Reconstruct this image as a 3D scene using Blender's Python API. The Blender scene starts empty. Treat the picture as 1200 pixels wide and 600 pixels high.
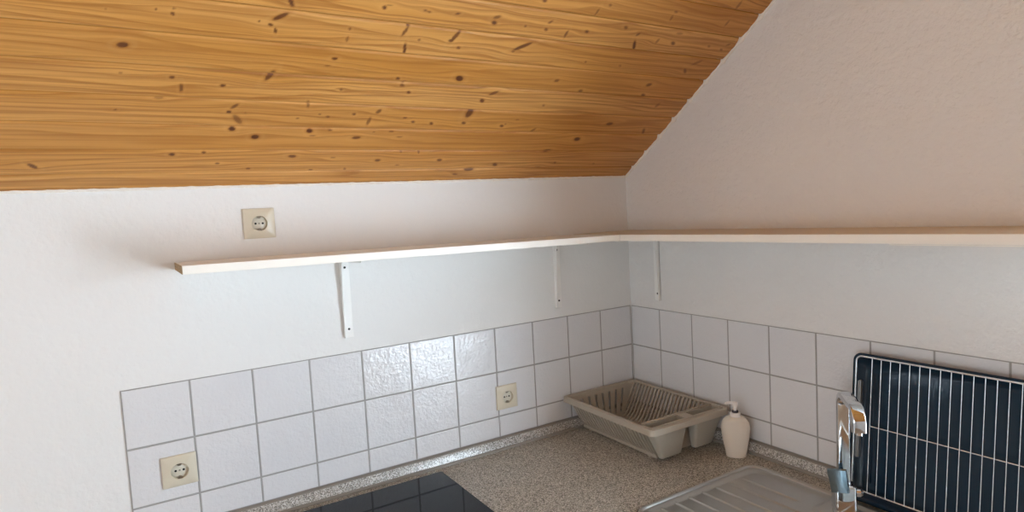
import bpy, bmesh, math, random
from mathutils import Vector, Matrix
random.seed(7)
C = bpy.context.scene.collection
Z0 = 0.96                 # height of the measuring datum above the floor
ZW = 0.90                 # worktop surface
R = math.radians

# ------------------------------------------------------------------ materials
def mat(name, col=(.8,.8,.8), rough=.5, metal=0., coat=0., spec=.5):
    m = bpy.data.materials.new(name); m.use_nodes = True
    b = m.node_tree.nodes['Principled BSDF']
    b.inputs['Base Color'].default_value = (*col, 1)
    b.inputs['Roughness'].default_value = rough
    b.inputs['Metallic'].default_value = metal
    b.inputs['Coat Weight'].default_value = coat
    b.inputs['Specular IOR Level'].default_value = spec
    return m
class NT:
    def __init__(s, m): s.m = m; s.t = m.node_tree; s.b = s.t.nodes['Principled BSDF']
    def n(s, typ, **kw):
        nd = s.t.nodes.new(typ)
        for k, v in kw.items():
            if k in nd.inputs: nd.inputs[k].default_value = v
            else: setattr(nd, k, v)
        return nd
    def l(s, a, b): s.t.links.new(a, b)
    def math(s, op, a, b=None, c=None):
        nd = s.t.nodes.new('ShaderNodeMath'); nd.operation = op
        for i, x in enumerate((a, b, c)):
            if x is None: continue
            if isinstance(x, (int, float)): nd.inputs[i].default_value = x
            else: s.l(x, nd.inputs[i])
        return nd.outputs[0]
    def mix(s, f, a, b):
        nd = s.t.nodes.new('ShaderNodeMix'); nd.data_type = 'RGBA'
        for i, x in ((0, f), (6, a), (7, b)):
            if isinstance(x, (int, float)): nd.inputs[i].default_value = x
            elif isinstance(x, tuple): nd.inputs[i].default_value = (*x, 1)
            else: s.l(x, nd.inputs[i])
        return nd.outputs[2]
    def ramp(s, f, stops):
        nd = s.t.nodes.new('ShaderNodeValToRGB'); s.l(f, nd.inputs[0])
        e = nd.color_ramp.elements
        e[0].position, e[0].color = stops[0][0], (*stops[0][1], 1)
        e[1].position, e[1].color = stops[-1][0], (*stops[-1][1], 1)
        for p, c in stops[1:-1]:
            k = e.new(p); k.color = (*c, 1)
        return nd.outputs[0]
    def bump(s, h, dist, strength=1.):
        nd = s.t.nodes.new('ShaderNodeBump'); nd.inputs['Distance'].default_value = dist
        nd.inputs['Strength'].default_value = strength
        s.l(h, nd.inputs['Height']); s.l(nd.outputs[0], s.b.inputs['Normal'])
    def obj(s): return s.n('ShaderNodeTexCoord').outputs['Object']

def plaster(name, col, b=.0012, sc=150):
    m = mat(name, col, .85, spec=.25); t = NT(m); co = t.obj()
    n1 = t.n('ShaderNodeTexNoise', Scale=float(sc), Detail=3.0, Roughness=.55); t.l(co, n1.inputs['Vector'])
    n2 = t.n('ShaderNodeTexNoise', Scale=38.0, Detail=2.0); t.l(co, n2.inputs['Vector'])
    h = t.math('ADD', t.math('MULTIPLY', n1.outputs[0], .7), t.math('MULTIPLY', n2.outputs[0], 1.3))
    t.bump(h, b)
    return m
M_wallb = plaster('smooth_white_paint', (.79, .785, .765), .0012, 130)
M_wallr = plaster('rough_white_paint', (.785, .775, .755), .0045, 110)
M_wallx = plaster('plain_white_paint', (.785, .785, .77), .001)
M_caulk = plaster('white_caulk', (.84, .80, .73), .002, 90)

def tile_mat():
    m = mat('glazed_white_tile', (.74, .725, .73), .12, coat=.0, spec=.62); t = NT(m); co = t.obj()
    n = t.n('ShaderNodeTexNoise', Scale=115.0, Detail=2.0, Roughness=.5, Distortion=.3); t.l(co, n.inputs['Vector'])
    n2 = t.n('ShaderNodeTexNoise', Scale=30.0, Detail=1.0); t.l(co, n2.inputs['Vector'])
    h = t.math('ADD', n.outputs[0], t.math('MULTIPLY', n2.outputs[0], 1.2))
    t.bump(h, .0022, .6)
    n3 = t.n('ShaderNodeTexNoise', Scale=4.0, Detail=1.0); t.l(co, n3.inputs['Vector'])
    t.l(t.mix(n3.outputs[0], (.675, .675, .69), (.75, .75, .755)), t.b.inputs['Base Color'])
    return m
M_tile = tile_mat()
M_grout = mat('grey_grout', (.34, .335, .32), .9)

def speckle(name, rough, dark, midc, light, bump=.0):
    m = mat(name, midc, rough, spec=.45); t = NT(m); co = t.obj()
    def vor(scale):
        v = t.n('ShaderNodeTexVoronoi', Scale=scale); t.l(co, v.inputs['Vector'])
        s = t.n('ShaderNodeSeparateColor'); t.l(v.outputs['Color'], s.inputs[0]); return s.outputs[0], v
    a, va = vor(560.0); b, _ = vor(340.0)
    base = t.ramp(a, [(0, dark), (.22, tuple(x*1.5 for x in dark)), (.4, midc), (.72, tuple(min(1, x*1.25) for x in midc)), (1, light)])
    sp = t.math('GREATER_THAN', b, .86)
    c2 = t.mix(t.math('MULTIPLY', sp, .75), base, light)
    sp2 = t.math('LESS_THAN', b, .13)
    t.l(t.mix(t.math('MULTIPLY', sp2, .7), c2, dark), t.b.inputs['Base Color'])
    if bump: t.bump(a, bump)
    return m
M_work = speckle('speckled_stone_laminate', .42, (.085, .075, .062), (.37, .34, .285), (.70, .66, .59))
M_strip = speckle('speckled_gloss_laminate', .20, (.13, .12, .105), (.43, .405, .36), (.78, .77, .74), .0022)
M_strip.node_tree.nodes['Principled BSDF'].inputs['Coat Weight'].default_value = .8
M_strip.node_tree.nodes['Principled BSDF'].inputs['Coat Roughness'].default_value = .36
M_strip_edge = mat('grey_brown_edging', (.27, .25, .22), .45)

def melamine(name, col):
    m = mat(name, col, .38); t = NT(m)
    n = t.n('ShaderNodeTexNoise', Scale=60.0, Detail=2.0); t.l(t.obj(), n.inputs['Vector']); t.bump(n.outputs[0], .0003)
    return m
M_mel = melamine('white_melamine', (.86, .84, .80))
M_band = melamine('white_edge_band', (.88, .85, .78))
M_raw = speckle('raw_particle_board', .9, (.16, .10, .05), (.34, .24, .12), (.5, .38, .22))
M_shelftop = melamine('tan_shelf_top', (.62, .50, .34))  # tan colour for the top face of the right shelf
M_brk = mat('white_lacquered_bracket', (.88, .87, .84), .35)
M_screw = mat('dark_screw', (.05, .045, .04), .4, .7)
M_socket = mat('cream_socket_plastic', (.66, .60, .47), .32)
M_socketin = mat('light_cream_plastic', (.66, .63, .53), .35)
M_black = mat('black_hole', (.008, .008, .008), .8)
M_contact = mat('earth_contact_metal', (.35, .32, .26), .35, .9)
M_hob = mat('black_ceramic_glass', (.004, .009, .015), .03, spec=.22)
M_hobframe = mat('hob_edge', (.02, .02, .022), .3, .5)

def steel(name, col, rough, vec=(1, 1, 1), amt=.0):
    m = mat(name, col, rough, 1.0); t = NT(m)
    mp = t.n('ShaderNodeMapping'); mp.inputs['Scale'].default_value = vec; t.l(t.obj(), mp.inputs[0])
    n = t.n('ShaderNodeTexNoise', Scale=40.0, Detail=3.0); t.l(mp.outputs[0], n.inputs['Vector'])
    r = t.math('ADD', t.math('MULTIPLY', n.outputs[0], .08), rough-.04); t.l(r, t.b.inputs['Roughness'])
    if amt: t.bump(n.outputs[0], amt)
    return m
M_sink = steel('brushed_stainless', (.50, .49, .465), .34, (1, .12, 1), .0)
M_chrome = mat('polished_chrome', (.70, .73, .77), .05, 1.0)
M_lever = mat('satin_chrome_lever', (.22, .31, .37), .14, 1.0)
M_wire = mat('chromed_wire', (.82, .90, .96), .25, 1.0)
M_enamel = mat('dark_blue_enamel', (.005, .020, .038), .22, coat=.0, spec=.35)
M_greystrip = mat('plain_grey', (.30, .32, .33), .35, .6)
M_rack = mat('taupe_plastic', (.42, .37, .30), .42)
M_cup = mat('taupe_grey_plastic', (.44, .41, .345), .38)
M_bottle = mat('cream_plastic_bottle', (.76, .695, .60), .3)
M_pump = mat('white_pump_plastic', (.85, .80, .76), .3)
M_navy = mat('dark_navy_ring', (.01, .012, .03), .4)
M_floor = None
def floor_mat():
    m = mat('light_oak_laminate', (.42, .30, .19), .4); t = NT(m); co = t.obj()
    mp = t.n('ShaderNodeMapping'); mp.inputs['Scale'].default_value = (1, 14, 1); t.l(co, mp.inputs[0])
    n = t.n('ShaderNodeTexNoise', Scale=4.0, Detail=5.0); t.l(mp.outputs[0], n.inputs['Vector'])
    br = t.n('ShaderNodeTexBrick'); br.inputs['Scale'].default_value = 1.0
    br.inputs['Brick Width'].default_value = 1.2; br.inputs['Row Height'].default_value = .19; br.inputs['Mortar Size'].default_value = .002
    br.inputs['Color1'].default_value = (.46, .33, .21, 1); br.inputs['Color2'].default_value = (.40, .28, .17, 1); br.inputs['Mortar'].default_value = (.12, .08, .05, 1)
    t.l(co, br.inputs['Vector'])
    t.l(t.mix(t.math('MULTIPLY', n.outputs[0], .5), br.outputs[0], (.33, .22, .13)), t.b.inputs['Base Color'])
    return m
M_floor = floor_mat()
M_cab = melamine('white_cabinet_front', (.78, .77, .74))
M_winframe = mat('white_window_frame', (.85, .85, .84), .35)

def pine_mat():
    m = mat('lacquered_pine', (.6, .3, .08), .33, spec=.5); t = NT(m)
    g = t.n('ShaderNodeAttribute', attribute_name='grain'); k = t.n('ShaderNodeAttribute', attribute_name='knot')
    sx = t.n('ShaderNodeSeparateXYZ'); t.l(g.outputs['Vector'], sx.inputs[0])
    kx = t.n('ShaderNodeSeparateXYZ'); t.l(k.outputs['Vector'], kx.inputs[0])
    def noise(scx, scv, det, dist=0., rough=.5):
        cb = t.n('ShaderNodeCombineXYZ'); t.l(t.math('MULTIPLY', sx.outputs[0], scx), cb.inputs[0])
        t.l(t.math('MULTIPLY', sx.outputs[1], scv), cb.inputs[1])
        n = t.n('ShaderNodeTexNoise', Scale=1.0, Detail=det, Distortion=dist, Roughness=rough); t.l(cb.outputs[0], n.inputs['Vector']); return n.outputs[0]
    broad = noise(1.1, 11., 1.5)
    fine = noise(5., 420., 3., 0., .6)
    med = noise(2.2, 110., 3., .2)
    # growth rings cut lengthways: long flames, thin dark late wood
    ph = t.math('ADD', t.math('MULTIPLY', broad, 7.5), t.math('MULTIPLY', sx.outputs[1], 46.0))
    ph = t.math('ADD', ph, t.math('MULTIPLY', med, .35))
    fr = t.math('FRACT', ph)
    late = t.ramp(fr, [(0, (0, 0, 0)), (.55, (.06, .06, .06)), (.90, (1, 1, 1)), (.97, (.7, .7, .7)), (1., (0, 0, 0))])
    light = (.72, .385, .120); mid = (.58, .265, .052); dark = (.27, .085, .010)
    base = t.mix(t.ramp(broad, [(.3, (0, 0, 0)), (.7, (1, 1, 1))]), light, mid)
    st = t.math('MULTIPLY', t.ramp(med, [(.42, (0, 0, 0)), (.66, (1, 1, 1))]), .58)
    base = t.mix(st, base, dark)
    base = t.mix(t.math('MULTIPLY', late, .62), base, dark)
    base = t.mix(t.math('MULTIPLY', t.ramp(fine, [(.45, (0, 0, 0)), (.75, (1, 1, 1))]), .16), base, (.36, .15, .03))
    # board to board change
    base = t.mix(t.math('MULTIPLY', sx.outputs[2], .5), base, (.47, .195, .030))
    # reddish halo and brown knots
    base = t.mix(t.math('MULTIPLY', kx.outputs[1], .55), base, (.40, .15, .022))
    base = t.mix(kx.outputs[2], base, (.74, .44, .16))
    base = t.mix(kx.outputs[0], base, (.095, .024, .006))
    t.l(base, t.b.inputs['Base Color'])
    r = t.math('ADD', t.math('MULTIPLY', med, .2), .36); t.l(r, t.b.inputs['Roughness'])
    t.bump(t.math('ADD', med, t.math('MULTIPLY', late, -.5)), .0006)
    return m
M_pine = pine_mat()
M_joint = mat('pine_tongue_joint', (.40, .19, .045), .9, spec=.1)

# ------------------------------------------------------------------ mesh helpers
def link(name, bm, m, parent=None, smooth=35, mats=None):
    me = bpy.data.meshes.new(name)
    bmesh.ops.recalc_face_normals(bm, faces=bm.faces)
    bm.to_mesh(me); bm.free()
    for mm in (mats or [m]): me.materials.append(mm)
    if smooth:
        for p in me.polygons: p.use_smooth = True
        me.set_sharp_from_angle(angle=R(smooth))
    o = bpy.data.objects.new(name, me); C.objects.link(o)
    if parent: o.parent = parent
    return o
def thing(name, label, cat, loc=(0, 0, 0), rot=(0, 0, 0), group=None):
    o = bpy.data.objects.new(name, None); C.objects.link(o)
    o.empty_display_size = .05
    o.location = loc; o.rotation_euler = rot; o['label'] = label; o['category'] = cat
    if group: o['group'] = group
    return o
def tag(o, label, cat, group=None):
    o['label'] = label; o['category'] = cat
    if group: o['group'] = group
    return o
def struct(name, bm, m, smooth=35, mats=None, parent=None):
    o = link(name, bm, m, parent, smooth, mats)
    o['kind'] = 'structure'
    return o
def box(bm, a, b, bev=0., seg=2, mi=0):
    x0, x1 = sorted((a[0], b[0])); y0, y1 = sorted((a[1], b[1])); z0, z1 = sorted((a[2], b[2]))
    v = [bm.verts.new(p) for p in ((x0,y0,z0),(x1,y0,z0),(x1,y1,z0),(x0,y1,z0),(x0,y0,z1),(x1,y0,z1),(x1,y1,z1),(x0,y1,z1))]
    f = [bm.faces.new([v[i] for i in q]) for q in ((0,3,2,1),(4,5,6,7),(0,1,5,4),(1,2,6,5),(2,3,7,6),(3,0,4,7))]
    for q in f: q.material_index = mi
    if bev:
        es = set(e for q in f for e in q.edges)
        bmesh.ops.bevel(bm, geom=list(es), offset=bev, segments=seg, profile=.5, affect='EDGES')
    return v
def nbox(name, a, b, m, parent=None, bev=.0, seg=2):
    bm = bmesh.new(); box(bm, a, b, bev, seg); return link(name, bm, m, parent)
def loft(bm, rings, closed=True, cap=(True, True), loop=False, mi=0):
    V = [[bm.verts.new(p) for p in r] for r in rings]
    n = len(V[0]); m = len(V)
    for i in range(m if loop else m-1):
        a, b = V[i], V[(i+1) % m]
        for j in range(n if closed else n-1):
            k = (j+1) % n
            try: bm.faces.new((a[j], a[k], b[k], b[j])).material_index = mi
            except ValueError: pass
    if not loop:
        if cap[0]: bm.faces.new(list(reversed(V[0]))).material_index = mi
        if cap[1]: bm.faces.new(V[-1]).material_index = mi
    return V
def circ(r, z, n=32, cx=0, cy=0, ry=None):
    ry = r if ry is None else ry
    return [Vector((cx+r*math.cos(2*math.pi*i/n), cy+ry*math.sin(2*math.pi*i/n), z)) for i in range(n)]
def rrect(hx, hy, r, z=0, k=8, cx=0, cy=0):
    r = max(min(r, hx-1e-5, hy-1e-5), 1e-5); out = []
    for qx, qy, a0 in ((1, 1, 0), (-1, 1, 90), (-1, -1, 180), (1, -1, 270)):
        for i in range(k+1):
            a = R(a0+90*i/k); out.append(Vector((cx+qx*(hx-r)+r*math.cos(a), cy+qy*(hy-r)+r*math.sin(a), z)))
    return out
def tube(bm, pts, r, n=10, closed=False, cap=True, prof=None, up=None):
    """sweep a circle (or profile of 2D points) along pts with parallel transport"""
    pts = [Vector(p) for p in pts]; m = len(pts); rings = []
    N = None
    for i, p in enumerate(pts):
        if closed: t = (pts[(i+1) % m]-pts[i-1]).normalized()
        else: t = (pts[min(i+1, m-1)]-pts[max(i-1, 0)]).normalized()
        if N is None:
            ref = Vector(up) if up else (Vector((0, 0, 1)) if abs(t.z) < .9 else Vector((1, 0, 0)))
            N = (ref-t*ref.dot(t)).normalized()
        else: N = (N-t*N.dot(t)).normalized()
        B = t.cross(N)
        rr = r[i] if isinstance(r, (list, tuple)) else r
        if prof: rings.append([p+N*(a*rr)+B*(b*rr) for a, b in prof])
        else: rings.append([p+(N*math.cos(2*math.pi*j/n)+B*math.sin(2*math.pi*j/n))*rr for j in range(n)])
    loft(bm, rings, cap=(cap, cap), loop=closed)
def arc(c, r, a0, a1, n, u, w):
    c = Vector(c); u = Vector(u); w = Vector(w)
    return [c+u*(r*math.cos(R(a0+(a1-a0)*i/n)))+w*(r*math.sin(R(a0+(a1-a0)*i/n))) for i in range(n+1)]
def xform(bm, M): bmesh.ops.transform(bm, matrix=M, verts=bm.verts)
def copy_thing(root):
    r = root.copy(); C.objects.link(r)
    for ch in list(root.children):
        c = ch.copy(); C.objects.link(c); c.parent = r
        for g in list(ch.children):
            d = g.copy(); C.objects.link(d); d.parent = c
    return r

# ------------------------------------------------------------------ the room
XL, YF = -4.0, -5.6                    # far side wall and front wall of the attic room
SL = R(34.8); TS = math.tan(SL); CS = math.cos(SL); SS = math.sin(SL)
HK = Z0+.846                           # height of the knee wall
YR = YF/2                              # ridge line
ZR = HK-TS*YR
PL = .0035                             # plaster face sits this far behind the tile face
def slab(name, pts, d, m):             # polygon extruded by vector d
    bm = bmesh.new(); d = Vector(d)
    loft(bm, [[Vector(p) for p in pts], [Vector(p)+d for p in pts]]); return struct(name, bm, m, smooth=0)
slab('wall_back', [(XL-.2, PL, -.0), (.2, PL, 0), (.2, PL, HK+.12), (XL-.2, PL, HK+.12)], (0, .2, 0), M_wallb)
slab('wall_front', [(XL-.2, YF, 0), (.2, YF, 0), (.2, YF, HK+.12), (XL-.2, YF, HK+.12)], (0, -.2, 0), M_wallx)
slab('floor', [(XL-.2, .2, 0), (.2, .2, 0), (.2, YF-.2, 0), (XL-.2, YF-.2, 0)], (0, 0, -.1), M_floor)
# right gable wall with the window opening beyond the end of the kitchen run
W0, W1, WB, WT = -1.56, -2.45, .52, 1.85
def roofz(y): return HK-TS*y if y > YR else HK-TS*(YF-y)
def gable(name, xa, xb, w0, w1, wb, wt_, m):
    bm = bmesh.new()
    for poly in ([(PL, 0), (PL, roofz(0)+.15), (w0, roofz(w0)+.15), (w0, 0)],
                 [(w0, 0), (w0, wb), (w1, wb), (w1, 0)],
                 [(w0, wt_), (w0, roofz(w0)+.15)]+([(YR, ZR+.15)] if w1 < YR < w0 else [])+[(w1, roofz(w1)+.15), (w1, wt_)],
                 [(w1, 0), (w1, roofz(w1)+.15)]+([(YR, ZR+.15)] if w1 > YR else [])+[(YF, roofz(YF)+.15), (YF, 0)]):
        loft(bm, [[Vector((xa, y, z)) for y, z in poly], [Vector((xb, y, z)) for y, z in poly]])
    bmesh.ops.remove_doubles(bm, verts=bm.verts, dist=1e-5)
    struct(name, bm, m, smooth=0)
gable('wall_right', PL, .26, W0, W1, WB, WT, M_wallr)
V0, V1, VB, VT = -1.9, -3.3, .95, 2.15
gable('wall_left', XL, XL-.2, V0, V1, VB, VT, M_wallx)
mg = bpy.data.materials.new('window_glass'); mg.use_nodes = True; t_ = mg.node_tree; t_.nodes.clear()
o_ = t_.nodes.new('ShaderNodeOutputMaterial'); mx = t_.nodes.new('ShaderNodeMixShader'); tr = t_.nodes.new('ShaderNodeBsdfTransparent'); gl = t_.nodes.new('ShaderNodeBsdfGlossy')
gl.inputs['Roughness'].default_value = 0; mx.inputs[0].default_value = .05; t_.links.new(tr.outputs[0], mx.inputs[1]); t_.links.new(gl.outputs[0], mx.inputs[2]); t_.links.new(mx.outputs[0], o_.inputs[0])
def window(name, loc, w0, w1, wb, wt_, sgn):
    wf = bpy.data.objects.new(name, None); C.objects.link(wf); wf['kind'] = 'structure'
    wf.location = loc
    hw, hh = (w0-w1)/2, wt_-wb
    bm = bmesh.new()
    for a, b in (((-.035, -hw, 0), (.035, -hw+.07, hh)), ((-.035, hw-.07, 0), (.035, hw, hh)), ((-.035, -hw+.07, 0), (.035, hw-.07, .07)), ((-.035, -hw+.07, hh-.07), (.035, hw-.07, hh)), ((-.035, -.04, .07), (.035, .04, hh-.07))):
        box(bm, a, b, .004)
    link('window_frame', bm, M_winframe, wf)
    for s in (-1, 1):
        nbox('glass_pane', (-.004, min(s*.04, s*(hw-.07)), .07), (.004, max(s*.04, s*(hw-.07)), hh-.07), mg, wf)
    nbox('window_sill', (-.10*sgn, -hw, -.02), (-.035*sgn, hw, .0), M_winframe, wf, .004)
window('window_1', (.075, (W0+W1)/2, WB), W0, W1, WB, WT, 1)
window('added_fill_window', (XL-.07, (V0+V1)/2, VB), V0, V1, VB, VT, -1)  # unseen window, added so fill light reaches the right wall

# ------------------------------------------------------------------ pine ceiling
KN = [(-1.622,0.5241,2.7,1.8,76,0.35),(-1.542,0.5363,2.8,2.1,73,0.80),(-1.512,0.5423,2.8,2.2,74,0.70),(-1.514,0.5293,4.1,3.0,-69,0.90),(-1.600,0.4449,10.0,6.5,14,1.00),(-1.607,0.3726,3.4,2.9,52,0.40),(-1.516,0.3688,4.5,4.1,29,0.90),(-1.418,0.3531,5.4,4.0,6,1.00),(-1.360,0.5325,2.6,2.3,87,0.80),(-1.337,0.5272,4.2,3.2,-30,1.00),(-1.326,0.5135,6.9,2.4,-84,0.90),(-1.324,0.3902,17.1,5.4,62,0.90),(-1.499,0.3401,11.2,3.4,90,0.80),(-1.304,0.5868,11.0,4.1,-67,1.00),(-1.320,0.5500,16.7,4.9,36,0.95),(-1.174,0.5376,3.6,2.9,-70,0.80),(-1.174,0.5095,7.1,3.1,88,0.70),(-1.112,0.6022,4.8,4.3,-35,1.00),(-1.103,0.6093,6.6,1.9,8,0.60),(-1.019,0.6086,4.2,2.7,1,0.70),(-1.009,0.6060,5.2,2.2,-11,0.80),(-1.047,0.5643,4.5,3.8,-31,0.90),(-1.049,0.5465,14.0,3.6,72,0.80),(-1.036,0.4983,15.2,3.3,-81,1.00),(-1.008,0.5267,3.5,2.9,-24,0.70),(-0.929,0.5342,6.2,3.9,-3,0.90),(-1.191,0.4523,6.0,3.9,2,1.00),(-1.203,0.4300,6.0,2.2,5,0.70),(-1.027,0.4061,4.7,3.7,-17,1.00),(-1.009,0.3968,5.2,3.6,13,0.90),(-1.010,0.3852,5.4,4.3,-47,0.80),(-1.158,0.3594,4.0,3.1,-66,0.80),(-0.939,0.6103,5.7,3.0,16,0.80),(-0.838,0.5986,6.9,5.1,-22,1.00),(-0.837,0.6148,9.1,4.5,22,0.70),(-0.733,0.6766,6.0,3.9,-10,0.90),(-0.750,0.6001,4.1,2.9,-39,0.70),(-0.687,0.5977,5.6,3.9,-30,0.80),(-0.686,0.6208,6.2,3.7,44,0.70),(-0.621,0.5919,10.8,3.6,-88,0.80),(-0.563,0.6068,6.4,4.1,-22,0.90),(-0.568,0.6680,10.6,2.7,86,0.60),(-0.922,0.5480,18.6,4.9,69,0.90),(-0.902,0.5155,5.0,3.8,-21,0.80),(-0.728,0.5398,25.9,5.4,34,0.95),(-0.748,0.5207,4.4,2.4,-2,0.70),(-0.863,0.4197,11.1,8.3,-27,1.10),(-0.564,0.4363,7.2,4.9,9,0.80),(-0.507,0.5099,4.6,2.8,-36,0.60),(-0.381,0.5084,5.8,3.3,-34,0.40),(-0.380,0.5819,17.9,4.3,-60,1.10),(-0.448,0.6347,7.2,4.3,-26,0.70),(-0.393,0.6190,7.0,3.9,44,0.70),(-0.310,0.6058,8.4,4.0,88,0.50),(-0.248,0.6050,8.9,4.8,-28,0.80),(-0.103,0.6105,6.5,3.2,-27,0.50),(-0.043,0.6041,6.8,3.3,-26,0.60),(-0.031,0.6245,7.7,3.6,23,0.50),(-0.120,0.5123,12.3,4.3,-43,0.70),(-0.221,0.4468,9.9,6.6,13,0.80),(-0.098,0.5474,17.5,5.4,32,0.45),(-0.318,0.7035,6.0,3.3,-16,0.60),(-0.319,0.6838,8.6,3.5,-77,0.50),(-0.105,0.6949,10.6,3.7,-90,0.50),(-0.115,0.7550,15.0,4.2,-87,0.50),(-0.250,0.6394,11.2,4.0,1,0.40),(-0.541,0.6922,5.1,3.1,-16,0.60),(-1.541,0.3074,8.4,3.1,4,0.45),(-1.622,0.2682,3.3,2.2,8,0.70),(-1.390,0.2911,10.9,3.7,47,0.80),(-1.401,0.2723,5.1,4.3,1,1.00),(-1.381,0.2486,16.5,6.7,-59,0.65),(-1.391,0.2158,7.2,6.7,-9,1.10),(-1.337,0.1893,8.9,7.6,11,1.10),(-1.517,0.1241,6.3,4.8,0,1.00),(-1.449,0.1311,4.0,3.8,-24,0.90),(-1.417,0.0900,4.1,3.4,-9,0.80),(-1.343,0.0687,5.1,3.6,-7,0.80),(-1.365,0.2706,2.9,2.6,-80,0.40),(-1.158,0.3597,3.5,3.1,-51,0.70),(-1.009,0.3831,5.5,3.0,-1,0.80),(-0.986,0.3623,5.3,4.2,-34,0.90),(-1.228,0.3075,12.0,3.1,-81,0.70),(-1.194,0.2746,3.3,2.6,-9,0.70),(-1.173,0.2666,4.5,3.1,-5,0.80),(-1.245,0.2572,3.6,2.6,-4,0.70),(-1.109,0.2785,4.4,3.6,-22,0.90),(-1.047,0.2911,8.3,5.1,62,0.80),(-1.065,0.2547,14.3,3.9,86,0.70),(-0.969,0.2714,5.1,2.8,-4,0.80),(-0.942,0.2565,5.3,4.1,-37,0.90),(-0.887,0.2527,6.0,4.3,-46,0.90),(-1.210,0.2140,7.7,6.8,-34,1.20),(-1.159,0.2182,5.4,2.8,-2,0.70),(-1.084,0.1915,11.1,5.4,6,0.85),(-1.041,0.2146,3.3,1.7,-3,0.60),(-0.993,0.2170,6.8,2.9,-2,0.70),(-0.964,0.1968,8.7,2.4,-0,0.60),(-1.239,0.1166,9.5,5.3,-4,0.90),(-1.131,0.1106,6.5,2.5,-2,0.50),(-1.002,0.0983,7.8,5.3,-2,0.90),(-0.809,0.0979,7.9,5.5,-10,0.90),(-0.937,0.0756,6.5,2.7,-4,0.60),(-1.183,0.0599,5.7,3.2,-6,0.70),(-1.089,0.0618,6.1,3.3,-73,0.60),(-0.887,0.1330,6.2,2.6,-69,0.70),(-0.942,0.1348,5.4,2.6,-69,0.50),(-1.200,0.1960,7.5,2.8,-0,0.50),(-0.742,0.3764,13.1,5.0,31,0.85),(-0.766,0.3463,7.9,5.5,-41,1.00),(-0.786,0.2980,17.5,9.4,84,0.95),(-0.789,0.2580,6.9,4.6,-16,0.90),(-0.660,0.2501,6.8,4.5,-25,0.90),(-0.651,0.2580,4.5,2.9,-41,0.50),(-0.619,0.2780,6.2,2.5,-2,0.60),(-0.542,0.2355,11.0,4.7,53,0.60),(-0.558,0.3396,5.3,3.3,-37,0.60),(-0.461,0.4040,7.1,5.6,-14,0.70),(-0.440,0.1416,13.8,6.3,5,0.90),(-0.350,0.1984,11.8,8.1,-11,1.10),(-0.606,0.0742,9.5,6.1,-36,0.90),(-0.691,0.0522,16.2,8.5,4,0.90),(-0.374,0.0810,6.3,3.7,-34,0.60),(-0.262,0.2729,12.7,6.7,3,0.90),(-0.732,0.0289,8.6,3.6,-7,0.70),(-0.433,0.0601,12.3,3.1,-3,0.40),(-0.213,0.4040,8.8,4.7,-22,0.80),(-0.121,0.3648,9.6,6.3,78,0.45),(-0.091,0.2433,14.2,5.1,-60,0.70),(-0.202,0.0737,5.6,3.0,-37,0.50)]
PW = .0855; S0 = .0535
kn = [(k[0], k[1], k[2]/1000, k[3]/1000, R(k[4]), k[5]) for k in KN]
rk = random.Random(3)
for i in range(55):                                   # boards beyond the photographed stretch carry knots too
    x, s = rk.uniform(-2.5, 0), rk.uniform(0, 1.35)
    if -1.68 < x and s < .75-.12*(x+1.6)*0: continue
    kn.append((x, s, rk.uniform(.003, .012), rk.uniform(.002, .005), R(rk.uniform(-60, 60)), rk.uniform(.6, 1)))
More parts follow.
